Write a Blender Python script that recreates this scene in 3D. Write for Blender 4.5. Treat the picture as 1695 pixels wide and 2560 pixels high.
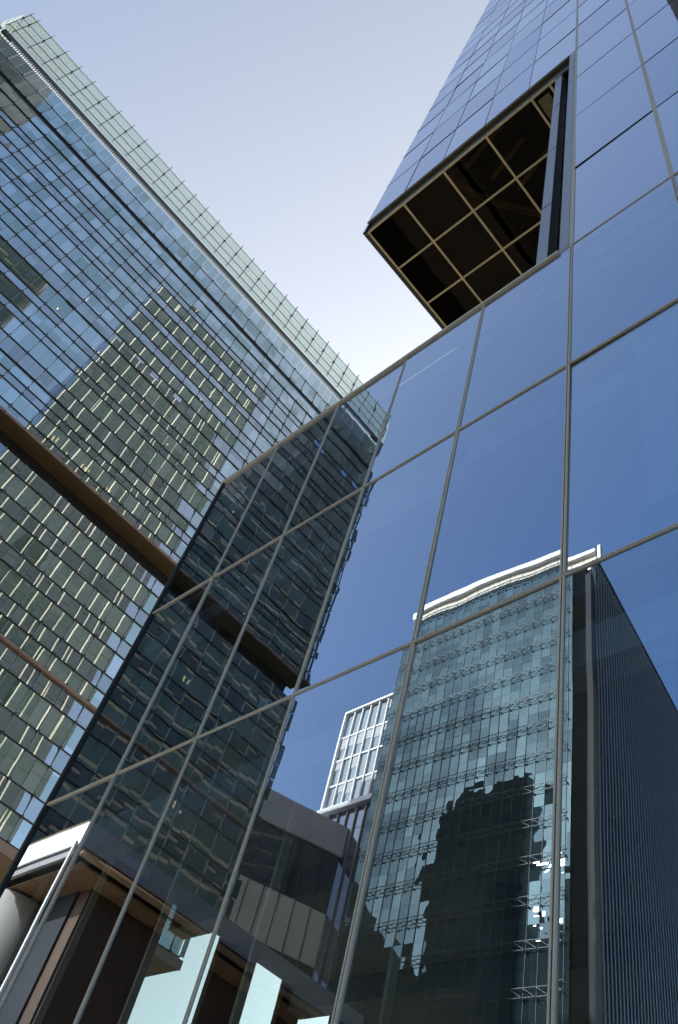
import bpy, math, random
from mathutils import Vector, Matrix
R = math.radians
random.seed(7)
sc = bpy.context.scene
for o in list(bpy.data.objects):
    bpy.data.objects.remove(o)

# ------------------------------------------------------------------ camera
W_ = 1.7                                   # one facade bay in metres
def wz(z): return (z + 3.372) * W_ + 1.65  # facade module -> height above street
CAM = Vector((11.386, -4.247, 1.65))
RIGHT = Vector((0.7208858, 0.6577432, 0.2183975))
DOWN = Vector((-0.4250464, 0.6684917, -0.6102904))
FWD = Vector((-0.5474113, 0.3471207, 0.7614776))
cd = bpy.data.cameras.new("camera")
cam = bpy.data.objects.new("camera", cd)
sc.collection.objects.link(cam)
m3 = Matrix((RIGHT, -DOWN, -FWD)).transposed()
cam.matrix_world = Matrix.Translation(CAM) @ m3.to_4x4()
cd.sensor_fit = 'VERTICAL'
cd.sensor_height = 36.0
cd.lens = 36.0 * 2116.44 / 2560.0
cd.clip_start = 0.05
cd.clip_end = 5000
sc.camera = cam

# ------------------------------------------------------------------ light
SUN_AZ, SUN_EL = R(-25.0), R(30.6)
world = bpy.data.worlds.new("World")
sc.world = world
world.use_nodes = True
nt = world.node_tree
bg = nt.nodes['Background']
sky = nt.nodes.new('ShaderNodeTexSky')
sky.sky_type = 'NISHITA'
sky.sun_disc = False
sky.sun_elevation = SUN_EL
sky.sun_rotation = SUN_AZ
sky.air_density = 1.0
sky.dust_density = 1.6
sky.ozone_density = 1.6
bg.inputs[1].default_value = 0.15
sd = Vector((math.sin(SUN_AZ) * math.cos(SUN_EL), math.cos(SUN_AZ) * math.cos(SUN_EL), math.sin(SUN_EL)))
# aerosol haze: the sky pales towards the sun and stays deep blue opposite it
tc = nt.nodes.new('ShaderNodeTexCoord')
dp = nt.nodes.new('ShaderNodeVectorMath'); dp.operation = 'DOT_PRODUCT'; dp.inputs[1].default_value = sd
nt.links.new(tc.outputs['Generated'], dp.inputs[0])
mr = nt.nodes.new('ShaderNodeMapRange'); mr.interpolation_type = 'SMOOTHSTEP'
mr.inputs['From Min'].default_value = -.30; mr.inputs['From Max'].default_value = .85
nt.links.new(dp.outputs['Value'], mr.inputs['Value'])
hs = []
for sat, val in ((1.22, .98), (.33, .83)):
    h = nt.nodes.new('ShaderNodeHueSaturation'); h.inputs['Saturation'].default_value = sat; h.inputs['Value'].default_value = val
    nt.links.new(sky.outputs[0], h.inputs['Color']); hs.append(h)
mxs = nt.nodes.new('ShaderNodeMix'); mxs.data_type = 'RGBA'
nt.links.new(mr.outputs[0], mxs.inputs[0]); nt.links.new(hs[0].outputs[0], mxs.inputs[6]); nt.links.new(hs[1].outputs[0], mxs.inputs[7])
nt.links.new(mxs.outputs[2], bg.inputs[0])
ld = bpy.data.lights.new("sun", 'SUN')
ld.energy = 4.0
ld.angle = R(0.5)
ld.color = (1.0, 0.95, 0.86)
sun = bpy.data.objects.new("sun", ld)
sc.collection.objects.link(sun)
sun.rotation_euler = (-sd).to_track_quat('-Z', 'Y').to_euler()
sun.location = (0, 60, 150)
vs = sc.view_settings
vs.view_transform = 'Standard'
vs.look = 'None'
vs.exposure = 1.35
vs.gamma = 1.0
vs.use_curve_mapping = False
sc.cycles.max_bounces = 10
sc.cycles.glossy_bounces = 6
sc.cycles.transparent_max_bounces = 16
sc.cycles.sample_clamp_indirect = 6

# ------------------------------------------------------------------ helpers
class MB:
    """collects boxes, quads and bars and links them as one mesh object"""
    def __init__(s):
        s.v = []; s.f = []; s.mi = {}
    def quad(s, a, b, c, d):
        n = len(s.v); s.v += [tuple(a), tuple(b), tuple(c), tuple(d)]; s.f.append((n, n+1, n+2, n+3)); return s
    def box(s, x0, x1, y0, y1, z0, z1, T=None):
        n = len(s.v)
        P = [(x0,y0,z0),(x1,y0,z0),(x1,y1,z0),(x0,y1,z0),(x0,y0,z1),(x1,y0,z1),(x1,y1,z1),(x0,y1,z1)]
        if T: P = [tuple(T(*p)) for p in P]
        s.v += P
        s.f += [(n,n+3,n+2,n+1),(n+4,n+5,n+6,n+7),(n,n+1,n+5,n+4),(n+1,n+2,n+6,n+5),(n+2,n+3,n+7,n+6),(n+3,n,n+4,n+7)]
        return s
    def bar(s, a, b, r, n=4, caps=True):
        a = Vector(a); b = Vector(b); d = (b-a).normalized()
        u = d.cross(Vector((0,0,1)))
        if u.length < 1e-3: u = Vector((1,0,0))
        u.normalize(); v = d.cross(u)
        k = len(s.v)
        for c in (a, b):
            for i in range(n):
                t = 2*math.pi*(i+.5)/n
                s.v.append(tuple(c + u*r*math.cos(t) + v*r*math.sin(t)))
        for i in range(n):
            j = (i+1) % n
            s.f.append((k+i, k+j, k+n+j, k+n+i))
        if caps:
            s.f.append(tuple(k+i for i in range(n))[::-1]); s.f.append(tuple(k+n+i for i in range(n)))
        return s
    def build(s, name, m, parent=None, smooth=False):
        me = bpy.data.meshes.new(name)
        org = parent_world(parent) if parent else Vector((0,0,0))
        me.from_pydata([(x-org.x, y-org.y, z-org.z) for x,y,z in s.v], [], s.f)
        me.materials.append(m)
        for (a_, b_), m2 in s.mi.items():
            me.materials.append(m2)
            for q in range(a_, b_): me.polygons[q].material_index = len(me.materials)-1
        if smooth:
            for p in me.polygons: p.use_smooth = True
        me.update()
        o = bpy.data.objects.new(name, me)
        sc.collection.objects.link(o)
        if parent: o.parent = parent
        return o
def parent_world(o):
    v = Vector((0,0,0))
    while o:
        v += o.location; o = o.parent
    return v
def tag(o, label=None, cat=None, group=None, kind=None):
    if label: o['label'] = label
    if cat: o['category'] = cat
    if group: o['group'] = group
    if kind: o['kind'] = kind
    return o
def thing(name, loc, label, cat, group=None):
    o = bpy.data.objects.new(name, None)
    o.empty_display_size = 0.5
    sc.collection.objects.link(o)
    o.location = loc
    return tag(o, label, cat, group)

# ------------------------------------------------------------------ materials
def newmat(name):
    m = bpy.data.materials.new(name); m.use_nodes = True
    m.node_tree.nodes.clear()
    return m, m.node_tree.nodes, m.node_tree.links
def coords(n, l, scale=(1,1,1)):
    g = n.new('ShaderNodeNewGeometry')
    mp = n.new('ShaderNodeMapping'); mp.inputs['Scale'].default_value = scale
    l.new(g.outputs['Position'], mp.inputs[0])
    return mp.outputs[0]
def noise(n, l, vec, scale, detail=3, rough=.5):
    t = n.new('ShaderNodeTexNoise'); t.inputs['Scale'].default_value = scale
    t.inputs['Detail'].default_value = detail; t.inputs['Roughness'].default_value = rough
    l.new(vec, t.inputs['Vector'])
    return t.outputs['Fac']
def ramp(n, l, fac, stops):
    r = n.new('ShaderNodeValToRGB')
    r.color_ramp.elements[0].position, r.color_ramp.elements[0].color = stops[0][0], (*stops[0][1], 1)
    r.color_ramp.elements[1].position, r.color_ramp.elements[1].color = stops[1][0], (*stops[1][1], 1)
    for p, c in stops[2:]:
        e = r.color_ramp.elements.new(p); e.color = (*c, 1)
    l.new(fac, r.inputs[0])
    return r.outputs[0]
def bump(n, l, h, strength, dist):
    b = n.new('ShaderNodeBump'); b.inputs['Strength'].default_value = strength; b.inputs['Distance'].default_value = dist
    l.new(h, b.inputs['Height'])
    return b.outputs[0]
def plain(name, c1, c2, scale=1.0, rough=.6, metal=0.0, stretch=(1,1,1), bstr=.1, spec=.4):
    m, n, l = newmat(name)
    out = n.new('ShaderNodeOutputMaterial'); p = n.new('ShaderNodeBsdfPrincipled')
    co = coords(n, l, stretch)
    f = noise(n, l, co, scale, 5, .6)
    l.new(ramp(n, l, f, [(.3, c1), (.7, c2)]), p.inputs['Base Color'])
    p.inputs['Roughness'].default_value = rough; p.inputs['Metallic'].default_value = metal
    p.inputs['Specular IOR Level'].default_value = spec
    if bstr: l.new(bump(n, l, f, bstr, .02), p.inputs['Normal'])
    l.new(p.outputs[0], out.inputs[0])
    return m
def glass(name, r0, r1, tint, trans, body=None, bodymix=0.0, wave=0.0, wscale=.3, power=3.0, rough=0.0, vary=None):
    """coated sheet of glass: mirror part grows towards grazing, the rest passes (tinted) or meets an opaque body"""
    m, n, l = newmat(name)
    out = n.new('ShaderNodeOutputMaterial')
    lw = n.new('ShaderNodeLayerWeight'); lw.inputs['Blend'].default_value = .5
    pw = n.new('ShaderNodeMath'); pw.operation = 'POWER'; pw.inputs[1].default_value = power
    l.new(lw.outputs['Facing'], pw.inputs[0])
    ma = n.new('ShaderNodeMath'); ma.operation = 'MULTIPLY_ADD'
    ma.inputs[1].default_value = r1 - r0; ma.inputs[2].default_value = r0
    l.new(pw.outputs[0], ma.inputs[0])
    gl = n.new('ShaderNodeBsdfGlossy'); gl.inputs['Color'].default_value = (*tint, 1); gl.inputs['Roughness'].default_value = rough
    co = coords(n, l)
    if wave:
        h = noise(n, l, co, wscale, 2, .5)
        l.new(bump(n, l, h, 1.0, wave), gl.inputs['Normal'])
    if vary:      # pane-to-pane difference in coating: (cell size, cell offset, low, high)
        cell, off, lo, hi = vary
        ad = n.new('ShaderNodeVectorMath'); ad.operation = 'ADD'; ad.inputs[1].default_value = off
        l.new(co, ad.inputs[0])
        dv = n.new('ShaderNodeVectorMath'); dv.operation = 'DIVIDE'; dv.inputs[1].default_value = cell
        l.new(ad.outputs[0], dv.inputs[0])
        fl = n.new('ShaderNodeVectorMath'); fl.operation = 'FLOOR'; l.new(dv.outputs[0], fl.inputs[0])
        wn = n.new('ShaderNodeTexWhiteNoise'); l.new(fl.outputs[0], wn.inputs['Vector'])
        l.new(ramp(n, l, wn.outputs['Value'], [(0, tuple(c*lo for c in tint)), (1, tuple(min(1,c*hi) for c in tint))]), gl.inputs['Color'])
    tr = n.new('ShaderNodeBsdfTransparent'); tr.inputs['Color'].default_value = (*trans, 1)
    under = tr.outputs[0]
    if body:
        df = n.new('ShaderNodeBsdfDiffuse')
        f = noise(n, l, co, 1.3, 4, .6)
        l.new(ramp(n, l, f, [(.3, tuple(c*.8 for c in body)), (.7, tuple(c*1.2 for c in body))]), df.inputs['Color'])
        if bodymix >= 1: under = df.outputs[0]
        else:
            mx = n.new('ShaderNodeMixShader'); mx.inputs[0].default_value = bodymix
            l.new(tr.outputs[0], mx.inputs[1]); l.new(df.outputs[0], mx.inputs[2]); under = mx.outputs[0]
    mix = n.new('ShaderNodeMixShader')
    l.new(ma.outputs[0], mix.inputs[0]); l.new(under, mix.inputs[1]); l.new(gl.outputs[0], mix.inputs[2])
    l.new(mix.outputs[0], out.inputs[0])
    return m
def lamp_mat(name, col, strength):
    m, n, l = newmat(name)
    out = n.new('ShaderNodeOutputMaterial'); e = n.new('ShaderNodeEmission')
    e.inputs[0].default_value = (*col, 1); e.inputs[1].default_value = strength
    l.new(e.outputs[0], out.inputs[0])
    return m

def frosted(name):
    m, n, l = newmat(name)
    out = n.new('ShaderNodeOutputMaterial'); t = n.new('ShaderNodeBsdfTranslucent'); t.inputs[0].default_value = (.56,.61,.57,1)
    tr = n.new('ShaderNodeBsdfTransparent'); tr.inputs[0].default_value = (.88,.94,.90,1)
    d = n.new('ShaderNodeBsdfDiffuse'); d.inputs[0].default_value = (.50,.55,.52,1)
    g = n.new('ShaderNodeBsdfGlossy'); g.inputs['Roughness'].default_value = .05
    a = n.new('ShaderNodeMixShader'); a.inputs[0].default_value = .5; l.new(t.outputs[0], a.inputs[1]); l.new(d.outputs[0], a.inputs[2])
    b = n.new('ShaderNodeMixShader'); b.inputs[0].default_value = .36; l.new(tr.outputs[0], b.inputs[1]); l.new(a.outputs[0], b.inputs[2])
    c = n.new('ShaderNodeMixShader'); c.inputs[0].default_value = .10; l.new(b.outputs[0], c.inputs[1]); l.new(g.outputs[0], c.inputs[2])
    l.new(c.outputs[0], out.inputs[0])
    return m
M = {}
M['front_glass'] = glass('facade coated glass', .52, 1.0, (.66,.79,1.0), (.66,.72,.78), wave=.0030, wscale=.6, power=3.0, vary=((1.7,9,3.9),(0,4,.6),.90,1.06))
M['lobby_glass'] = glass('lobby glass', .42, 1.0, (.74,.85,1.0), (.62,.72,.73), wave=.0022, wscale=.35, power=3.0)
M['tower_glass'] = glass('tower coated glass', .54, 1.0, (.70,.80,1.0), (.3,.34,.4), body=(.04,.055,.09), bodymix=1.0, wave=.002, wscale=.4, vary=((1.7,9,3.96),(0,4,.6),.90,1.06))
M['side_glass'] = glass('side facade glass', .10, .9, (.8,.85,.85), (.5,.5,.5), body=(.025,.03,.028), bodymix=1.0, wave=.004, wscale=.4)
M['block_glass'] = glass('dark block glass', .02, .5, (.6,.7,.8), (0,0,0), body=(.02,.025,.028), bodymix=1.0, wave=.004)
M['clear_glass'] = glass('clear glass', .05, .7, (.9,.95,.95), (.86,.93,.92), power=4)
M['mullion'] = plain('champagne aluminium', (.80,.70,.54), (.86,.76,.60), 2, .5, .0, bstr=.02)
M['mullion_groove'] = plain('dark gasket', (.03,.028,.025), (.05,.045,.04), 3, .6)
M['joint'] = plain('tower joint gasket', (.035,.04,.05), (.05,.055,.065), 3, .5)
M['strip_metal'] = plain('pale blue grey metal panel', (.30,.33,.36), (.36,.39,.42), 1.2, .35, .3, bstr=.02)
M['brass'] = plain('bronze soffit frame', (.62,.50,.28), (.76,.62,.38), 5, .5, .1, bstr=.05)
M['bronze_dark'] = plain('dark bronze fascia', (.10,.08,.045), (.15,.115,.06), 3, .45, .4, bstr=.03)
M['soffit_glass'] = glass('soffit black glass', .006, .05, (.8,.7,.55), (.52,.45,.37), body=(.004,.004,.004), bodymix=.25, wave=.006, wscale=.5, power=3.5)
M['dark'] = plain('dark interior', (.02,.018,.016), (.035,.03,.027), 1, .8)
M['slab'] = plain('office ceiling', (.30,.30,.29), (.38,.38,.36), 1.5, .8)
M['office_wall'] = plain('office back wall', (.10,.10,.11), (.16,.16,.17), .6, .8)
M['blind'] = plain('roller blind cloth', (.42,.43,.44), (.5,.51,.52), 4, .9, stretch=(1,1,.2))
M['walnut'] = plain('dark walnut cladding', (.055,.030,.017), (.10,.055,.030), 1.2, .45, stretch=(6,6,.5), bstr=.05)
M['walnut_soffit'] = plain('warm wood soffit', (.20,.12,.06), (.28,.17,.09), .8, .5, stretch=(6,1,1), bstr=.05)
M['mauve'] = plain('grey metal canopy side', (.24,.22,.23), (.29,.27,.28), 1.3, .5, .2)
M['white'] = plain('white painted metal', (.80,.79,.76), (.84,.83,.80), 1.5, .5, bstr=.02)
M['steel'] = plain('polished steel', (.62,.63,.62), (.72,.73,.72), 3, .2, .9, bstr=.02)
M['column'] = plain('ribbed concrete column', (.42,.40,.35), (.50,.47,.41), 3, .7, stretch=(5,5,.3))
M['roof'] = plain('grey roof membrane', (.16,.16,.16), (.24,.24,.23), .8, .9)

# left building
M['lb_vision'] = glass('green tinted curtain wall glass', .66, 1.0, (.86,.99,.86), (.40,.52,.49), body=(.34,.52,.47), bodymix=.6, wave=.0015, wscale=.45, power=3, vary=((50,.86,1.9),(0,.36,.4),.62,1.12))
M['lb_blue'] = glass('blue spandrel glass', .60, 1.0, (.80,.86,.84), (0,0,0), body=(.07,.09,.10), bodymix=1.0, wave=.0015, wscale=.45, vary=((50,.86,1.4),(0,.36,.9),.75,1.1))
M['lb_screen'] = frosted('frosted parapet glass')
M['lb_wing'] = glass('wing glass', .12, .8, (.7,.8,.8), (.40,.50,.48), body=(.06,.08,.08), bodymix=.4)
M['lb_joint'] = plain('pale silicone joint', (.24,.28,.29), (.30,.34,.34), 4, .5)
M['lb_rail'] = plain('dark steel rail', (.05,.06,.07), (.08,.09,.10), 4, .45, .4)
M['lb_ledge'] = plain('brown ledge soffit', (.145,.10,.048), (.20,.14,.07), .8, .6)
M['lb_ledge_edge'] = plain('reddish ledge edge', (.26,.18,.14), (.32,.22,.17), 2, .5)
M['lb_louver'] = plain('white louvre', (.7,.72,.72), (.8,.82,.82), 4, .35, .3)
M['lb_core'] = plain('concrete core', (.10,.115,.115), (.16,.175,.17), .3, .8)
M['lb_slab'] = plain('floor slab', (.22,.24,.23), (.30,.32,.30), .5, .8)
M['lamp_sun_glow'] = lamp_mat('warm lamp and sun patch', (1.0,.62,.30), 3.5)  # ceiling lamps, also the glow boxes added for sun patches
M['cream_mullion'] = plain('cream side mullion', (.66,.62,.50), (.74,.70,.57), 2, .5)

# reflected towers
M['gt_glass'] = glass('green tower glass', .125, .8, (.56,.82,.92), (0,0,0), body=(.02,.035,.04), bodymix=1.0, wave=.06, wscale=.16, vary=((1.51,60,4.8),(0,0,0),.55,1.15))
M['glint_glass'] = glass('glint pane mirror', .8, 1.0, (1,.98,.9), (0,0,0), body=(.1,.1,.1), bodymix=1.0, rough=.15)  # mirror for the added sun-glint panes
M['gt_truss'] = plain('dark truss steel', (.05,.065,.07), (.08,.095,.10), 2, .5, .3)
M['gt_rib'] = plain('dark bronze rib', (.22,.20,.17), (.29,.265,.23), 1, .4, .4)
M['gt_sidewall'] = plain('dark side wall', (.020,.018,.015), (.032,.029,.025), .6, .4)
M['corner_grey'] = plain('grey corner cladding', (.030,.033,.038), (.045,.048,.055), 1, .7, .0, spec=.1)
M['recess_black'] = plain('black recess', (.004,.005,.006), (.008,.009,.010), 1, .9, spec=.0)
M['st_glass'] = glass('pale tower glass', .40, 1.0, (.85,.92,.95), (0,0,0), body=(.10,.13,.14), bodymix=1.0, wave=.01, wscale=.3)
M['pd_glass'] = glass('podium blue glass', .22, 1.0, (.7,.8,1), (0,0,0), body=(.02,.03,.05), bodymix=1.0, wave=.01, wscale=.3)
M['beige'] = plain('beige stone and sun patch', (.74,.64,.48), (.82,.72,.56), .6, .8)  # cornice band's own beige; also paints the podium's sunlit patch
M['grey_stone'] = plain('grey stone parapet', (.50,.45,.42), (.56,.51,.48), .5, .8)
M['brown_brick'] = plain('brown cladding', (.10,.07,.05), (.15,.11,.08), .8, .8)
M['asphalt'] = plain('asphalt', (.04,.04,.042), (.065,.065,.067), 3, .9)
M['paving'] = plain('warm paving stone', (.36,.32,.26), (.44,.39,.32), 1.2, .8)
M['ground'] = plain('city ground', (.12,.12,.11), (.2,.19,.17), .05, .9)
M['paint'] = plain('road paint', (.7,.7,.68), (.8,.8,.78), 2, .6)

# ------------------------------------------------------------------ ground
tag(MB().box(-2500,2500,-2500,2500,-1.2,-.16).build('ground', M['ground']), kind='structure')
tag(MB().box(-33,33,-90,90,-.155,-.12).build('road', M['asphalt']), kind='structure')
tag(MB().box(-9.8,34,-11,60,-.115,0).build('pavement', M['paving']), kind='structure')
tag(MB().box(-36,-27,-60,60,-.115,0.005).build('sidewalk', M['paving']), kind='structure')
mk = MB()
for i in range(-12, 14): mk.box(-18.6,-18.4, i*6-1.5, i*6+1.5, -.116, -.110)
tag(mk.build('lane_marking', M['paint']), kind='structure')

# ------------------------------------------------------------------ main glass office building
OB = thing('glass_office_building', (0,0,0), 'tall blue mirror glass office tower cantilevered over its low block on the right', 'building')
XE = 12                                    # bays
DEP = 24.0
ROW = [-2.33, 0.0, 2.282, 4.616]           # lower rows (module units)
TR = [4.616, 6.961, 9.248, 11.637, 13.97]
UP = [13.97 + 2.33*i for i in range(0, 24)]
ROOFZ, SOFZ, NOTCHX = wz(4.616), wz(13.434), 4.87*W_
SBOT = wz(13.97)
TOPZ = wz(UP[-1])

panes = []
for r in range(3):
    for k in range(XE): panes.append((k*W_, (k+1)*W_, wz(ROW[r]), wz(ROW[r+1]), 'front_glass' if r else 'lobby_glass'))
for k in range(XE): panes.append((k*W_, (k+1)*W_, 0.12, wz(ROW[0]), 'lobby_glass'))
for r in range(4):
    for k in range(5, XE): panes.append((k*W_, (k+1)*W_, wz(TR[r]), wz(TR[r+1]), 'tower_glass'))
for r in range(len(UP)-1):
    for k in range(XE): panes.append((k*W_, (k+1)*W_, wz(UP[r]), wz(UP[r+1]), 'tower_glass'))
def proj(P):
    d = Vector(P) - CAM
    z = d.dot(FWD)
    if z < .1: return None
    return (847.5 + 2116.44*d.dot(RIGHT)/z, 1280 + 2116.44*d.dot(DOWN)/z)
def vis_area(p):
    q = [proj(c) for c in ((p[0],0,p[2]),(p[1],0,p[2]),(p[1],0,p[3]),(p[0],0,p[3]))]
    if any(c is None for c in q): return 0
    cx = sum(c[0] for c in q)/4; cy = sum(c[1] for c in q)/4
    xs = [min(max(c[0],0),1695) for c in q]; ys = [min(max(c[1],0),2560) for c in q]
    a = 0
    for i in range(4):
        j = (i+1) % 4; a += xs[i]*ys[j]-xs[j]*ys[i]
    return abs(a)/2
panes.sort(key=vis_area, reverse=True)
rest = MB(); rest2 = MB()
for i, p in enumerate(panes):
    x0,x1,z0,z1,mt = p
    j = [random.uniform(-.006,.006) for _ in range(4)]      # each pane sits a hair out of true
    g = .012
    pts = [(x0+g, j[0], z0+g), (x1-g, j[1], z0+g), (x1-g, j[2], z1-g), (x0+g, j[3]-0, z1-g)]
    pts[3] = (x0+g, j[0]+j[2]-j[1], z1-g)
    if i < 97: MB().quad(*pts).build('window_pane', M[mt], OB)
    elif mt != 'tower_glass': rest.quad(*pts)
    else: rest2.quad(*pts)
tag(rest2.build('window_pane', M['tower_glass'], OB), kind='stuff')
if rest.f: tag(rest.build('window_pane', M['front_glass'], OB), kind='stuff')

# mullions and transoms of the low block: two pale ridges either side of a dark groove
def vmull(x, z0, z1, hw, d=.022):
    b = MB().box(x-hw, x-hw*.28, -d, .004, z0, z1).box(x+hw*.28, x+hw, -d, .004, z0, z1)
    o = b.build('mullion', M['mullion'], OB)
    MB().box(x-hw*.26, x+hw*.26, -d*.5, .003, z0, z1-.01).build('gasket', M['mullion_groove'], o)
def hmull(z, x0, x1, hh, d=.02):
    b = MB().box(x0, x1, -d, .004, z-hh, z-hh*.28).box(x0, x1, -d, .004, z+hh*.28, z+hh)
    o = b.build('transom', M['mullion'], OB)
    MB().box(x0+.01, x1-.01, -d*.5, .003, z-hh*.26, z+hh*.26).build('gasket', M['mullion_groove'], o)
for k in range(1, XE+1):
    for r0, r1 in ((0.0, wz(ROW[0])), (wz(ROW[0]), wz(0)), (wz(0), wz(ROW[2])), (wz(ROW[2]), ROOFZ)):
        vmull(k*W_, r0+.026, r1-.026, .016 if k < 4 else .022)
for z in ROW[:3]: hmull(wz(z), -.02, XE*W_, .017)
MB().box(-.03, .03, -.035, .03, 0, ROOFZ-.03).build('corner_trim', M['mullion_groove'], OB)
MB().box(-.06, NOTCHX, -.05, .34, ROOFZ-.028, ROOFZ+.045).box(NOTCHX+.002, XE*W_, -.012, .1, ROOFZ-.022, ROOFZ+.022).build('coping', M['mullion'], OB)
MB().box(.35, NOTCHX, .35, DEP-.3, ROOFZ-.3, ROOFZ-.03).build('roof', M['roof'], OB)
# tower joints
for r in TR[1:4]: MB().box(5*W_, XE*W_, -.011, .05, wz(r)-.011, wz(r)+.011).build('tower_joint', M['joint'], OB)
for r in UP[:-1]: MB().box(0 if r > 14 else 5*W_-.05, XE*W_, -.011, .05, wz(r)-.011, wz(r)+.011).build('tower_joint', M['joint'], OB)
for k in range(1, XE):
    if k < 5: MB().box(k*W_-.010, k*W_+.010, -.012, .04, SBOT+.03, TOPZ).build('tower_mullion', M['strip_metal'], OB)
    else: MB().box(k*W_-.036, k*W_-.01, -.012, .04, ROOFZ+.03, TOPZ).box(k*W_+.01, k*W_+.036, -.012, .04, ROOFZ+.03, TOPZ).box(k*W_-.009, k*W_+.009, -.01, .04, ROOFZ+.03, TOPZ).build('tower_mullion', M['mullion'], OB)
# notch under the cantilever
MB().box(0, NOTCHX-.004, -.02, .03, SBOT-.09, SBOT-.017).build('notch_trim', M['strip_metal'], OB)
MB().box(NOTCHX, 5*W_-.045, -.012, .25, ROOFZ+.05, SBOT-.017).build('notch_reveal', M['strip_metal'], OB)
MB().box(0.0, NOTCHX-.01, .14, .20, SOFZ+.02, SBOT+.3).build('fascia', M['bronze_dark'], OB)
MB().box(0.0, NOTCHX-.01, .04, .139, SBOT-.05, SBOT+.02).build('fascia_soffit', M['bronze_dark'], OB)
sx0 = 0.06
MB().box(sx0, 4.66*W_, .16, DEP, SOFZ+.03, SOFZ+.05).build('soffit_glazing', M['soffit_glass'], OB)
fr = MB()
for k in (0.085, 1.025, 2.025, 3.025, 4.025, 4.40):
    fr.box(k*W_-.032, k*W_-.008, .13, DEP, SOFZ-.03, SOFZ+.028).box(k*W_+.008, k*W_+.032, .13, DEP, SOFZ-.03, SOFZ+.028)
    fr.box(k*W_-.007, k*W_+.007, .13, DEP, SOFZ-.015, SOFZ+.028)
for j in range(0, 14):
    y = (.085 + j*.965)*W_
    for a, b in ((.085,1.025),(1.025,2.025),(2.025,3.025),(3.025,4.025),(4.025,4.40),(4.40,4.66)):
        xa = a*W_+.034; xb = b*W_-.034
        fr.box(xa, xb, y-.03, y-.008, SOFZ-.028, SOFZ+.028).box(xa, xb, y+.008, y+.03, SOFZ-.028, SOFZ+.028).box(xa, xb, y-.007, y+.007, SOFZ-.013, SOFZ+.028)
fr.build('soffit_frame', M['brass'], OB)
MB().box(4.10*W_, 4.33*W_, .3, DEP, SOFZ-.12, SOFZ-.052).box(4.16*W_, 4.27*W_, .9, 1.1, SOFZ-.25, SOFZ-.12).build('maintenance_rail', M['bronze_dark'], OB)
# narrow metal pier and shaded glazing at the right of the notch
MB().box(4.53*W_, 4.66*W_, .15, .40, ROOFZ+.05, SOFZ-.01).build('notch_pier', M['strip_metal'], OB)
MB().box(4.661*W_, 4.868*W_, .42, .44, ROOFZ+.05, SBOT-.4).build('notch_glazing', M['side_glass'], OB)
MB().box(4.74*W_, 4.78*W_, .36, .41, ROOFZ+.05, SBOT-.4).build('notch_post', M['mullion_groove'], OB)
jb = MB()
for r in TR[1:4]: jb.box(4.532*W_, 4.658*W_, .145, .16, wz(r)-.5-.012, wz(r)-.5+.012)
jb.build('pier_joint', M['joint'], OB)
# tower shell: opaque back-up walls, core, roof
MB().box(.06, XE*W_-.01, .22, DEP, SOFZ+2.6, TOPZ-.2).build('tower_core', M['dark'], OB)
vb = MB()  # bars above the glass, added to imitate beams reflected in the soffit
pts = [(1.9*W_+2.2*W_*(i/12)**1.5, .5+i*.42, SOFZ+.9) for i in range(13)]
for a, b in zip(pts, pts[1:]): vb.bar(a, b, .11, 8)
for i in range(6): vb.bar((2.3*W_+i*.5, .6+i*.8, SOFZ+.5), (3.1*W_+i*.35, .5+i*.8, SOFZ+2.0), .10, 4)
vb.build('reflected_beam_bar', M['brass'], OB)
MB().box(4.54*W_, XE*W_-.01, .45, DEP, ROOFZ-.35, SOFZ+.055).build('tower_core', M['dark'], OB)
MB().box(-.12, XE*W_, .0, DEP+.1, TOPZ, TOPZ+.4).build('tower_roof', M['strip_metal'], OB)
# sunlit side (-x) of the tower: glass with dense cream mullions
MB().box(-.06, .055, .05, DEP, SOFZ+.03, TOPZ-.001).build('side_glazing', M['side_glass'], OB)
sm = MB()
for i in range(0, 12): sm.box(-.16, -.061, .10+i*2.0, .26+i*2.0, SBOT+.25, TOPZ-.01)
sm.build('side_mullion', M['cream_mullion'], OB)
sb = MB()
z = SBOT + .3
while z < TOPZ-1:
    sb.box(-.10, -.062, .05, DEP, z, z+.13); z += 3.96
sb.build('side_spandrel', M['mullion_groove'], OB)

# side and interior of the low block
op = [(2.537, 3.62), (4.320, 5.060), (5.50, 6.25), (6.75, 7.5), (8.0, 8.75)]
ZH = wz(.038)
wl = MB()
y = .04
for a, b in op:
    wl.box(-.12, -.002, y, a, .05, ZH); y = b
wl.box(-.12, -.002, y, DEP, .05, ZH)
wl.build('lobby_side_wall', M['walnut'], OB)
MB().box(-.12, -.002, .04, DEP, ZH+.001, ZH+.14).build('lobby_header', M['mauve'], OB)
for a, b in op:
    MB().box(-.07, -.055, a+.01, b-.01, .3, ZH-.01).build('lobby_window', M['clear_glass'], OB)
MB().box(-.11, -.0021, .04, DEP, ZH+.142, ROOFZ-.35).build('side_backing', M['dark'], OB)
MB().box(-.15, -.12, .05, DEP, ZH+.2, ROOFZ-.1).build('side_glazing', M['side_glass'], OB)
sm2 = MB()
for i in range(0, 12): sm2.box(-.24, -.151, .10+i*2.0, .26+i*2.0, ZH+.2, ROOFZ-.1)
sm2.build('side_mullion', M['cream_mullion'], OB)
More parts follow.
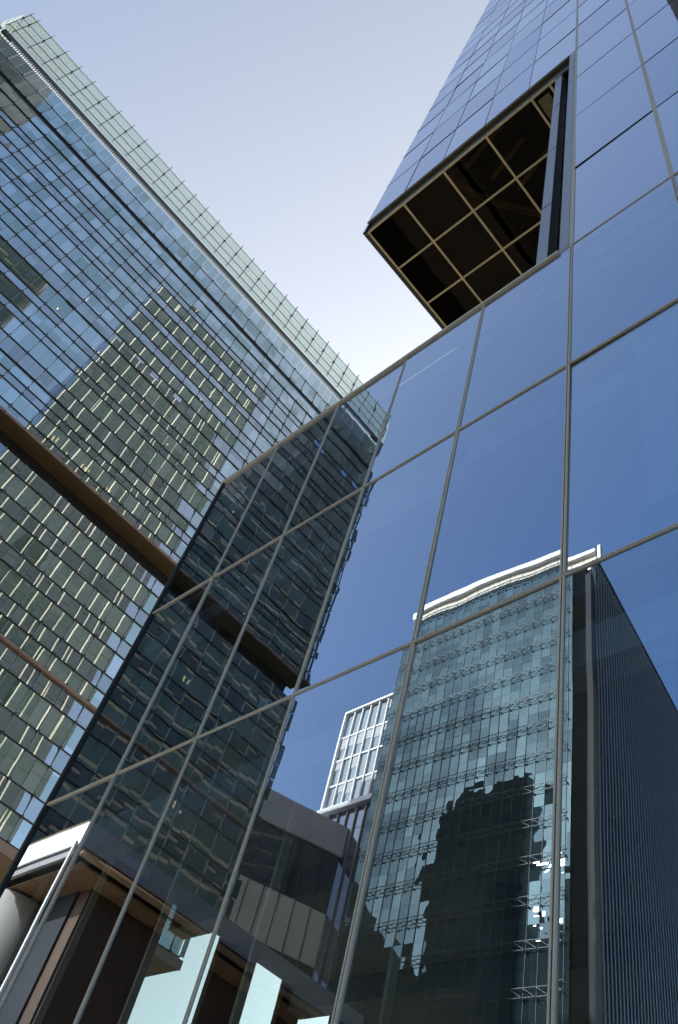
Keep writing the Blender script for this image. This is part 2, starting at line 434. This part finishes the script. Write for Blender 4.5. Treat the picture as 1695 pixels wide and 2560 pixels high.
# floors, ceilings and back walls seen faintly through the glass
for zr in (0.0, 2.282):
    MB().box(.03, XE*W_, .14, 9.0, wz(zr)-.14, wz(zr)+.14).build('floor_slab', M['slab'], OB)
    MB().box(.03, XE*W_, 2.6, 2.9, wz(zr)-.50, wz(zr)-.145).box(.03, XE*W_, 5.2, 5.5, wz(zr)-.50, wz(zr)-.145).build('ceiling_beam', M['slab'], OB)
MB().box(.03, XE*W_, .45, 9.0, ROOFZ-.62, ROOFZ-.36).build('ceiling', M['slab'], OB)
MB().box(.03, XE*W_, 9.0, 9.2, 0, ROOFZ-.35).build('back_wall', M['office_wall'], OB)
MB().box(.03, XE*W_, .14, 9.0, .02, .10).build('lobby_floor', M['walnut'], OB)
MB().box(.03, XE*W_, 8.7, 8.95, .1, wz(0)-.15).build('lobby_back_panel', M['walnut'], OB)
MB().box(6.3*W_, 6.5*W_, 1.2, 9.0, .1, ROOFZ-.63).build('partition', M['office_wall'], OB)
for x, y in ((1.5*W_*2, 4.0), (3.5*W_*2, 4.0)):
    b = MB().bar((x, y, .1), (x, y, ROOFZ-.63), .3, 16)
    b.build('interior_column', M['slab'], OB, smooth=False)
for xa, xb, top, drop in ((5.48, 5.96, 1, 3.0), (4.1, 4.9, 1, .55), (3.1, 3.95, 1, .9), (5.1, 5.9, 2, .6), (4.25, 4.95, 0, .8), (2.1, 2.9, 2, .5)):
    zt = wz(ROW[top+1])-.32
    MB().box(xa*W_, xb*W_, .07, .08, zt-drop, zt).build('roller_blind', M['blind'], OB)
for zr in (ROW[2], ROW[3]-.2, ROW[1]):
    MB().box(.05, XE*W_, .16, .42, wz(zr)-.95, wz(zr)-.55).build('ceiling_bulkhead', M['blind'], OB)
for k in range(0, 7):
    x = k*W_ + (.1 if k == 0 else 0)
    MB().box(x-.018, x+.018, .42, .50, .1, wz(0)-.15).build('lobby_fin', M['mullion'], OB)

# ------------------------------------------------------------------ left glass building
LB = thing('curtain_wall_building', (-47,-1,0), 'wide green glass building on the left with shingled storeys and a frosted glass parapet', 'building')
LX, LY0, LY1 = -34.0, -26.9, 24.4
rows = [  # z0, z1, kind
 (80.15,83.25,'screen'),(83.3,84.7,'screen'),(80.05,80.72,'dark'),(77.0,80.0,'louver'),(74.9,76.95,'vision'),(74.2,74.9,'dark'),
 (72.9,74.15,'louver2'),(70.85,72.9,'vision'),(69.96,70.85,'blue'),(68.44,69.96,'vision'),(67.3,68.44,'blue'),(65.6,67.3,'vision'),
 (64.65,65.6,'blue'),(62.76,64.65,'vision'),(61.58,62.76,'blue'),(60.04,61.58,'vision'),(58.44,60.04,'blue'),(56.39,58.44,'vision'),
 (55.47,56.39,'blue'),(53.76,55.47,'vision'),(52.92,53.76,'blue'),(50.94,52.92,'vision'),(49.27,50.94,'blue'),(48.2,49.27,'vision'),
 (47.4,48.2,'blue'),(45.85,47.4,'vision'),(44.95,45.85,'blue')]
def alt(z, zend, pv, pb):
    out = []
    while z - pb > zend:
        out.append((z-pb, z, 'blue')); z -= pb
        z2 = max(z-pv, zend); out.append((z2, z, 'vision')); z = z2
    return out
rows += alt(42.7, 31.3, 1.75, 1.25)
rows += alt(31.0, 21.6, 1.9, 1.35)
PITCH = 1.72
def bays():
    ys = [LY0]
    y = -0.36 - PITCH*15
    while y < LY1-.3:
        if y > LY0+.3: ys.append(y)
        y += PITCH
    ys.append(LY1)
    return ys
YS = bays()
def strip(z0, z1, tiltz, jit, out=0.0):
    b = MB()
    for i in range(len(YS)-1):
        ya, yb = YS[i]+.012, YS[i+1]-.012
        ym = (ya+yb)/2
        for a, c in ((ya, ym-.006), (ym+.006, yb)):
            tz = tiltz + random.gauss(0, jit); ty = random.gauss(0, jit*.8)
            h = z1-z0; wd = c-a
            xb = LX + out + h*math.tan(tz) if tiltz > 0 else LX + out
            xt = LX + out if tiltz > 0 else LX + out - h*math.tan(tz)
            dx = wd*math.tan(ty)
            b.quad((xb, a, z0), (xb+dx, c, z0), (xt+dx, c, z1), (xt, a, z1))
    return b
for z0, z1, kd in rows:
    h = z1-z0
    if kd == 'vision':
        jn = strip(z0+.03, z1-.03, 0.0, R(.16)); n0 = len(jn.f)
        for y in YS[1:-1]: jn.box(LX+.03, LX+.07, y-.022, y+.022, z0+.03, z1-.03)
        jn.mi[(n0, len(jn.f))] = M['lb_joint']; jn.build('ribbon_window', M['lb_vision'], LB)
        MB().box(-50, LX-.25, LY0+.3, LY1-.3, z0-.30, z0-.06).build('floor_slab', M['lb_slab'], LB)
    elif kd == 'blue':
        jn = strip(z0+.02, z1-.02, R(4.5), R(.4)); n0 = len(jn.f)
        for y in YS[1:-1]: jn.box(LX+.02+.04*h, LX+.04+.08*h, y-.02, y+.02, z0+.02, z1-.02)
        jn.mi[(n0, len(jn.f))] = M['lb_joint']; jn.build('spandrel_band', M['lb_blue'], LB)
    elif kd == 'dark':
        MB().box(LX-.3, LX-.05, LY0, LY1, z0, z1).build('shadow_gap', M['lb_rail'], LB)
    elif kd == 'screen':
        b = MB()
        tl = .05 if z0 < 83 else .13
        for i in range(len(YS)-1):
            ya, yb = YS[i]+.01, YS[i+1]-.01
            b.box(LX+.35, LX+.37, ya, yb, z0, z1, T=lambda x,y,z: (x + (z-79.75)*tl*.6, y, z))
        b.build('parapet_screen', M['lb_screen'], LB)
    else:
        b = MB()
        st = .21 if kd == 'louver' else .17
        y = LY0+1.2
        while y < LY1-.4:
            b.box(LX-.10, LX+.0, y, y+st*.55, z1-.85 if kd == 'louver' else z0+.75, z1-.05); y += st
        b.build('louvre_screen', M['lb_louver'], LB)
        if kd == 'louver':
            strip(z0, z1-.9, 0.0, R(.3), .05).build('ribbon_window', M['lb_vision'], LB)
        else: strip(z0, z1, 0.0, R(.5), .12).build('ribbon_window', M['lb_vision'], LB)
    if kd in ('vision','blue','louver','louver2'):
        r = MB().box(LX-.02, LX+.07, LY0, LY1, z0-.02, z0+.015)
        for y in YS: r.box(LX+.07, LX+.20, y-.055, y+.055, z0-.05, z0+.05)
        r.build('rail', M['lb_rail'], LB)
# parapet ribs and spikes
sp = MB()
for y in YS: sp.box(LX+.40, LX+.50, y-.03, y+.03, 80.3, 85.1, T=lambda x,y_,z: (x + (z-79.75)*.075, y_, z)).box(LX+.5, LX+.75, y-.08, y+.08, 83.0, 83.3)
sp.build('parapet_post', M['lb_rail'], LB)
pr_ = MB()
for z in (80.9, 82.1, 83.27, 84.68): pr_.box(LX+.38+(z-79.75)*.05, LX+.43+(z-79.75)*.05, LY0, LY1, z-.03, z+.03)
pr_.build('parapet_rail', M['lb_rail'], LB)
# body, roof, recessed storeys, ledges
MB().box(-54, -38.5, LY0+.4, LY1-.4, 21.8, 77.4).build('core', M['lb_core'], LB)
MB().box(-54, LX-.3, LY0+.2, LY1-.2, 77.0, 77.35).build('roof', M['roof'], LB)
MB().box(LX-.1, LX+.22, LY0-.5, LY1+.7, 31.02, 31.22).build('ledge_edge', M['lb_ledge_edge'], LB)
for zt, zb, pd in ((44.95, 43.0, 1.45),):
    MB().box(LX-pd-.2, LX-pd, LY0+.3, LY1-.3, zb-.3, zt-.05).build('recessed_wall', M['dark'], LB)
    MB().box(LX-pd-.2, LX+.10, LY0-.4, LY1+.6, zt-.06, zt+.0).build('ledge_soffit', M['lb_ledge'], LB)
    MB().box(LX+.102, LX+.17, LY0-.4, LY1+.6, zt-.10, zt+.12).build('ledge_edge', M['lb_ledge_edge'], LB)
MB().box(-54, LX+.2, LY0-.6, LY1+.3, 20.95, 21.3).build('ledge_soffit', M['lb_ledge'], LB)
MB().box(LX+.202, LX+.28, LY0-.6, LY1+.3, 20.9, 21.45).build('ledge_edge', M['lb_ledge_edge'], LB)
MB().box(-52, -39.5, -22, 11, 0, 20.94).build('base', M['dark'], LB)
# end walls with wing panels standing past both corners
for ye, s in ((LY0, -1), (LY1, 1)):
    e = MB(); wg = MB()
    for z0, z1, kd in rows:
        if kd in ('vision','blue'):
            x = LX-.3
            while x > -53:
                j = random.gauss(0, .012)
                y = ye
                e.quad((x, y+j, z0), (x-2.2, y-j, z0), (x-2.2, y-j, z1), (x, y+j, z1)); x -= 2.25
        if kd != 'dark' and kd != 'screen':
            t = random.uniform(.10, .45)
            wg.box(LX+.12, LX+.14, min(ye, ye+s*t), max(ye, ye+s*t), z0+.03, z1-.03, T=lambda x,y,z,a=random.uniform(-.12,.35): (x + a*abs(y-ye), y, z))
    e.build('end_wall_glazing', M['lb_blue'], LB)
    wg.build('wing_glass', M['lb_wing'], LB)
    b = MB()
    for z in (80.9, 82.1, 83.27): b.bar((LX+.4, ye, z), (LX-7, ye+s*.5, z), .05)
    b.build('parapet_rail', M['lb_rail'], LB)
    b = MB()
    for i in range(5): b.box(LX+.3-i*1.7-1.65, LX+.3-i*1.7, ye+s*.5, ye+s*.52, 79.8, 84.2+random.uniform(-.3,.3))
    b.build('parapet_screen', M['lb_screen'], LB)
# lit ceiling lamps just inside the glass, plus glowing boxes added for sun patches
LAMPS_SUN_SPOTS = [(-9.0,60.3),(-8.0,59.4),(-6.4,57.5),(-5.4,60.9),(-6.9,56.3),(-2.4,57.0),(-2.15,56.9),(-1.9,56.8),(-1.2,56.3),
         (-6.0,46.6),(-5.8,46.5),(-5.6,46.4),(1.2,46.4),(2.6,46.3),(2.9,46.3),(3.2,46.3),(4.7,46.2),(5.0,46.2),(5.3,46.2),(-.2,46.5),(0.1,46.6),(6.9,54.8)]
LAMPS_SUN_SPOTS += [(-12.2,56.5),(-15.0,54.2),(-9.3,50.6),(-19.4,46.3),(-17.6,37.6),(-17.1,37.6),(-11.4,36.1),(-11.0,36.1),(-8.2,34.2),(-21.5,29.3),(-20.9,29.3)]  # added glow boxes standing in for patches of reflected sunlight
for y, z in LAMPS_SUN_SPOTS:
    o = MB().box(LX-.5, LX-.42, y-.06, y+.06, z, z+random.choice((.18,.42,.5))).build('lamp_sun_patch', M['lamp_sun_glow'], LB)

# ------------------------------------------------------------------ entrance canopy by the corner (seen in the glass)
EC = thing('entrance_canopy', (-8,-6,0), 'flat entrance canopy with sunlit white fascia mirrored in the lower left glass', 'canopy')
MB().box(-14.8, -3.42, -2.215, -2.17, 8.88, 9.33).build('fascia', M['white'], EC)
MB().box(-3.42, -3.38, -10.2, -2.17, 8.86, 9.33).build('side_panel', M['mauve'], EC)
MB().box(-14.8, -3.421, -10.2, -2.22, 9.2, 9.32).build('roof_deck', M['roof'], EC)
MB().bar((-3.46,-10.2,8.78), (-3.46,-2.3,8.78), .07, 12).build('edge_roll', M['walnut_soffit'], EC, smooth=True)
sf = MB()
y = -2.45
while y > -10:
    sf.box(-14.8, -3.62, y-1.16, y, 8.66, 8.70); y -= 1.19
sf.build('soffit_board', M['walnut_soffit'], EC)
MB().box(-14.8, -3.62, -2.30, -2.23, 8.72, 8.86).build('soffit_edge', M['mauve'], EC)
MB().box(-14.8, -3.5, -2.34, -2.18, 9.335, 9.40).build('roof_flashing', M['bronze_dark'], EC)
MB().box(-3.377, -3.36, -3.9, -3.0, 9.0, 9.2).build('vent_panel', M['strip_metal'], EC)
EP = thing('entrance_pavilion', (-8.5,-6.5,0), 'dark walnut entrance box standing under the canopy, mirrored lower left', 'pavilion')
MB().box(-13.5, -4.2, -9.6, -3.15, 0, 8.655).build('wall', M['walnut'], EP)
MB().box(-5.9, -4.6, -3.149, -3.10, 0, 8.65).build('metal_panel', M['corner_grey'], EP)
o = MB().bar((-6.7,-2.95,0), (-6.7,-2.95,8.6), .8, 32).build('round_column', M['column'], None, smooth=False)
for p in o.data.polygons: p.use_smooth = len(p.vertices) == 4
tag(o, 'thick round pale column beside the canopy fascia, mirrored at the lower left edge', 'column')
o = MB().bar((-3.41,-2.10,0), (-3.41,-2.10,8.87), .034, 12).build('steel_post', M['white'], None, smooth=False)
tag(o, 'slim pale steel post gleaming at the canopy corner, mirrored lower left', 'post')

# ------------------------------------------------------------------ green tower behind the photographer (mirrored)
GT = thing('green_glass_tower', (-51,-85,0), 'green glass tower with white cornice and dark ribbed side mirrored in the facade', 'building')
ux, uy = Vector((-.9988,.048,0)), Vector((-.19,-.982,0))
P0 = Vector((-34.9,-70,0))
FW, H = 33.2, 106.3
def gt(u, d, z):    # u along the front, d depth behind the front, bulging
    b = .4*(1-((u-FW/2)/(FW/2))**2)
    nrm = Vector((.048,.9988,0))
    p = P0 + ux*u + uy*d + nrm*(b if d <= 1 else 0)
    return (p.x, p.y, z)
gl = MB()
NU = 22
for i in range(NU):
    for k in range(22):
        u0, u1 = FW*i/NU+.03, FW*(i+1)/NU-.03
        if i == 0: continue
        if i == 1: u0 = 2.4
        z0, z1 = k*4.8, min((k+1)*4.8-.02, 104)
        j = [random.gauss(0,.010) for _ in range(4)]
        A = gt(u0,j[0],z0); B = gt(u1,j[1],z0); Cc = gt(u1,j[2],z1); D = gt(u0,j[0]+j[2]-j[1],z1)
        gl.quad(B, A, D, Cc)
gl.build('glazed_front', M['gt_glass'], GT)
for k in range(1, 22):
    z = 2.0 + k*4.8
    t = MB()
    for i in range(2, NU):
        u0, u1 = FW*i/NU, FW*(i+1)/NU
        for dz in (0, .95): t.bar(gt(u0,-.35,z+dz), gt(u1,-.35,z+dz), .045, 4, False)
        t.bar(gt(u0,-.35,z), gt(u1,-.35,z+.95), .028, 3, False); t.bar(gt(u1,-.35,z), gt(u0,-.35,z+.95), .028, 3, False)
        t.bar(gt(u0,-.5,z-.1), gt(u0,-.2,z+.1), .09, 4)
        if i % 3 == 0: t.bar(gt(u0,-.02,z+.5), gt(u0,-.5,z+.5), .06, 4)
    t.build('truss_rail', M['gt_truss'], GT)
vm = MB()
for i in range(2, NU+1): vm.bar(gt(FW*i/NU,-.05,0), gt(FW*i/NU,-.05,103.5), .035, 4, False)
vm.build('front_mullion', M['gt_truss'], GT)
cn = MB()
for i in range(16):
    u0, u1 = FW*i/16, FW*(i+1)/16
    a = [gt(u0,-1.0,104.9), gt(u1,-1.0,104.9), gt(u1,-1.0,105.7+.6*((i+1)/16)), gt(u0,-1.0,105.7+.6*(i/16))]
    b = [gt(u0,.2,104.9), gt(u1,.2,104.9), gt(u1,.2,105.7+.6*((i+1)/16)), gt(u0,.2,105.7+.6*(i/16))]
    n = len(cn.v); cn.v += a+b
    cn.f += [(n,n+1,n+2,n+3),(n,n+4,n+5,n+1),(n+3,n+2,n+6,n+7),(n+4,n+7,n+6,n+5)]
cn.build('cornice', M['white'], GT)
cb = MB()
for i in range(16): 
    a = gt(FW*i/16+.04,-.3,0); b = gt(FW*(i+1)/16-.04,-.3,0)
    cb.quad((a[0],a[1],103.3),(b[0],b[1],103.3),(b[0],b[1],104.88),(a[0],a[1],104.88))
cb.build('cornice_band', M['beige'], GT)
def gbox(mb, u0,u1,d0,d1,z0,z1): return mb.box(u0,u1,d0,d1,z0,z1, T=lambda u,d,z: tuple(P0+ux*u+uy*d+Vector((0,0,z))))
gbox(MB(), -.8,-.3,-.7,.2,99.6,106.5).build('cornice_return', M['white'], GT)
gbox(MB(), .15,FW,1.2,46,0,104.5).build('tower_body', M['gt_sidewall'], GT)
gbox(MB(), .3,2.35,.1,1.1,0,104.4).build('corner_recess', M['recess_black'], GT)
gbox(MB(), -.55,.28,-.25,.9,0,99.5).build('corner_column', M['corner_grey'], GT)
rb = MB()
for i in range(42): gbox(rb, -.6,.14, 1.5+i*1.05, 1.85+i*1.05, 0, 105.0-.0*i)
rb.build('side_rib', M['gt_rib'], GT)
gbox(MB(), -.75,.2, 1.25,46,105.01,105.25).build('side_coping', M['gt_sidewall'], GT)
cl = MB()
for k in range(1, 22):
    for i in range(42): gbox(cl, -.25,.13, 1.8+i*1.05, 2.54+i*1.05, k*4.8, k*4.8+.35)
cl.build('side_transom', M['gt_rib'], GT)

# tilted panes added and aimed to make the sun glints on this tower
cv = Vector((CAM.x, -CAM.y, CAM.z))
def glint(px, py, sz, hz):
    d = (RIGHT*((px-847.5)/2116.44) + DOWN*((py-1280)/2116.44) + FWD).normalized()
    dv_ = Vector((d.x, -d.y, d.z))
    # leaving the mirror at y = 0 the ray runs towards -y
    t = (CAM.y*-1 - (-69.0)) / (-dv_.y)
    P = cv + dv_*t
    n_ = (sd - dv_).normalized()
    u = n_.cross(Vector((0,0,1))).normalized(); v = u.cross(n_).normalized()
    return MB().quad(P-u*sz-v*hz, P+u*sz-v*hz, P+u*sz+v*hz, P-u*sz+v*hz)
for px, py, a, b in ((1400,2162,.42,.42),(1350,2156,.7,.12),(1335,2152,.4,.07),(1397,2138,.22,.05),(1333,2268,.3,.26),(1352,2278,.16,.26),(1334,2284,.3,.06),(1396,2306,.22,.2),(1346,2314,.14,.08),(1330,2308,.14,.06),(1338,2346,.25,.05),(1394,2262,.1,.12)):
    glint(px, py, a, b).build('glint_pane', M['glint_glass'], GT)

# ------------------------------------------------------------------ small framed tower (mirrored)
ST = thing('white_framed_tower', (-79,-83,0), 'slim pale tower with white edge frame mirrored left of the green tower', 'building')
SX0, SX1, SYF = -86.5, -70.5, -75.0
MB().box(SX0+.3, SX1, SYF-14, SYF-.35, 0, 95.6).build('body', M['gt_sidewall'], ST)
for k in range(20):
    z0 = 95.6-(k+1)*4.9; z1 = z0+4.8
    if z1 < 2: break
    g = MB()
    for i in range(8):
        x0 = SX0+.3+i*2; j = random.gauss(0,.012)
        g.quad((x0+.05,SYF-.3,z0),(x0+1.95,SYF-.3+j,z0),(x0+1.95,SYF-.3+j,z1),(x0+.05,SYF-.3,z1))
    o = g.build('ribbon_window', M['st_glass'] if z0 > 74 else M['pd_glass'], ST)
    if z0 > 74:
        MB().box(SX0+.3, SX1, SYF-.28, SYF-.1, z0-.45, z0-.12).build('spandrel', M['white'], o)
        b = MB()
        for i in range(8):
            if random.random() < .6: b.box(SX0+.5+i*2, SX0+2.1+i*2, SYF-.27, SYF-.24, z1-random.uniform(.8,2.8), z1)
        b.build('window_blind', M['blind'], o)
f = MB()
for i in range(1, 8): f.box(SX0+.2+i*2, SX0+.4+i*2, SYF-.25, SYF+.05, 76, 95.8)
f.build('mullion', M['white'], ST)
f = MB()
for i in range(1, 8): f.box(SX0+.2+i*2, SX0+.4+i*2, SYF-.29, SYF, 0, 75)
f.build('dark_mullion', M['gt_rib'], ST)
MB().box(SX0-.1, SX0+.3, SYF-.6, SYF+.3, 76, 96.2).box(SX0+.301, SX1, SYF-.6, SYF+.3, 95.8, 96.2).box(SX0-.3, SX1, SYF-.6, SYF+.7, 75.0, 75.9).build('edge_frame', M['white'], ST)

# ------------------------------------------------------------------ podium building (mirrored)
PB = thing('stone_capped_block', (-92,-80,0), 'lower block with grey stone parapet and sunlit patch painted as a beige band, mirrored mid left', 'building')
pd_ = Vector((.342,-.94,0)); pn = Vector((.94,.342,0))
Q0 = Vector((-92.5,-40,0)) 
def pbx(mb, a0,a1,d0,d1,z0,z1): return mb.box(a0,a1,d0,d1,z0,z1, T=lambda a,d,z: tuple(Q0+pd_*a+pn*d+Vector((0,0,z))))
PZ = 71.5
pbx(MB(), 0,60,-22,-.5,0,PZ-5).build('body', M['gt_sidewall'], PB)
pbx(MB(), -.2,60,-22,.3,PZ-5,PZ).build('parapet', M['grey_stone'], PB)
for z0, z1, mt in ((PZ-13.6,PZ-5.1,'pd_glass'),(PZ-21,PZ-13.7,'beige'),(PZ-31,PZ-21.1,'pd_glass'),(PZ-50,PZ-31.2,'st_glass')):  # the beige row paints a sunlit patch as pale panels
    g = MB()
    for i in range(24):
        j = random.gauss(0,.01)
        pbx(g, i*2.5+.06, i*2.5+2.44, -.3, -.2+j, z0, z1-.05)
    g.build('sun_patch_panel' if mt == 'beige' else 'ribbon_window', M[mt], PB)
g = MB()
for i in range(25): pbx(g, i*2.5-.05, i*2.5+.05, -.3, -.02, 2, PZ-13.7)
g.build('mullion', M['gt_rib'], PB)
g = MB(); pbx(g, -.1,60,-.1,.35,PZ-34.2,PZ-33.7); g.build('white_ledge', M['white'], PB)

# ------------------------------------------------------------------ brown block close behind, at the right (mirrored at the frame edge)
BB = thing('brown_clad_block', (20,-50,0), 'brown clad tall block just showing at the upper right edge of the glass', 'building')
MB().box(10.55, 30, -95, -12, 0, 116).build('wall', M['brown_brick'], BB)  # lengthened backwards to darken what the left building mirrors
MB().box(10.7, 30, -120, -40, 116.01, 172).build('added_dark_top', M['gt_sidewall'], BB)  # unseen mass added to darken the left building's mirror image
b = MB()
for i in range(24):
    for k in range(7): b.box(11.6+k*2.6, 13.2+k*2.6, -12.0, -11.96, 4+i*4.6, 6.6+i*4.6)
b.build('ribbon_window', M['side_glass'], BB)
b = MB()
for i in range(28): b.box(10.44, 10.545, -94.5, -12.5, 1+i*4.1, 4.4+i*4.1)
b.build('side_glazing', M['block_glass'], BB)

# ------------------------------------------------------------------ dark tower added beyond the left building as a silhouette for the green tower
FB = thing('silhouette_tower', (-98,25,0), 'unseen dark tower added as a silhouette for the green tower to mirror', 'building')
MB().box(-131,-88,20,27,0,137).box(-87.99,-70,21,34,0,97).build('wall', M['dark'], FB)
MB().box(-124,-94,21,26,137,142).build('roof_plant', M['dark'], FB)
b = MB()
for k in range(28):
    b.box(-124,-89,19.9,19.95,3+k*4,5+k*4).box(-87.95,-87.9,20.5,26.5,3+k*4,5+k*4)
b.build('ribbon_window', M['side_glass'], FB)

LBK = thing('silhouette_low_block', (-134,-2,0), 'unseen low block added to darken the lower left of the mirrored green tower', 'building')  # unseen, put in to darken the green tower's reflection
MB().box(-150,-118,-20,15,0,86).build('wall', M['dark'], LBK)
MB().box(-145,-125,-14,8,86,90).build('roof_plant', M['dark'], LBK)
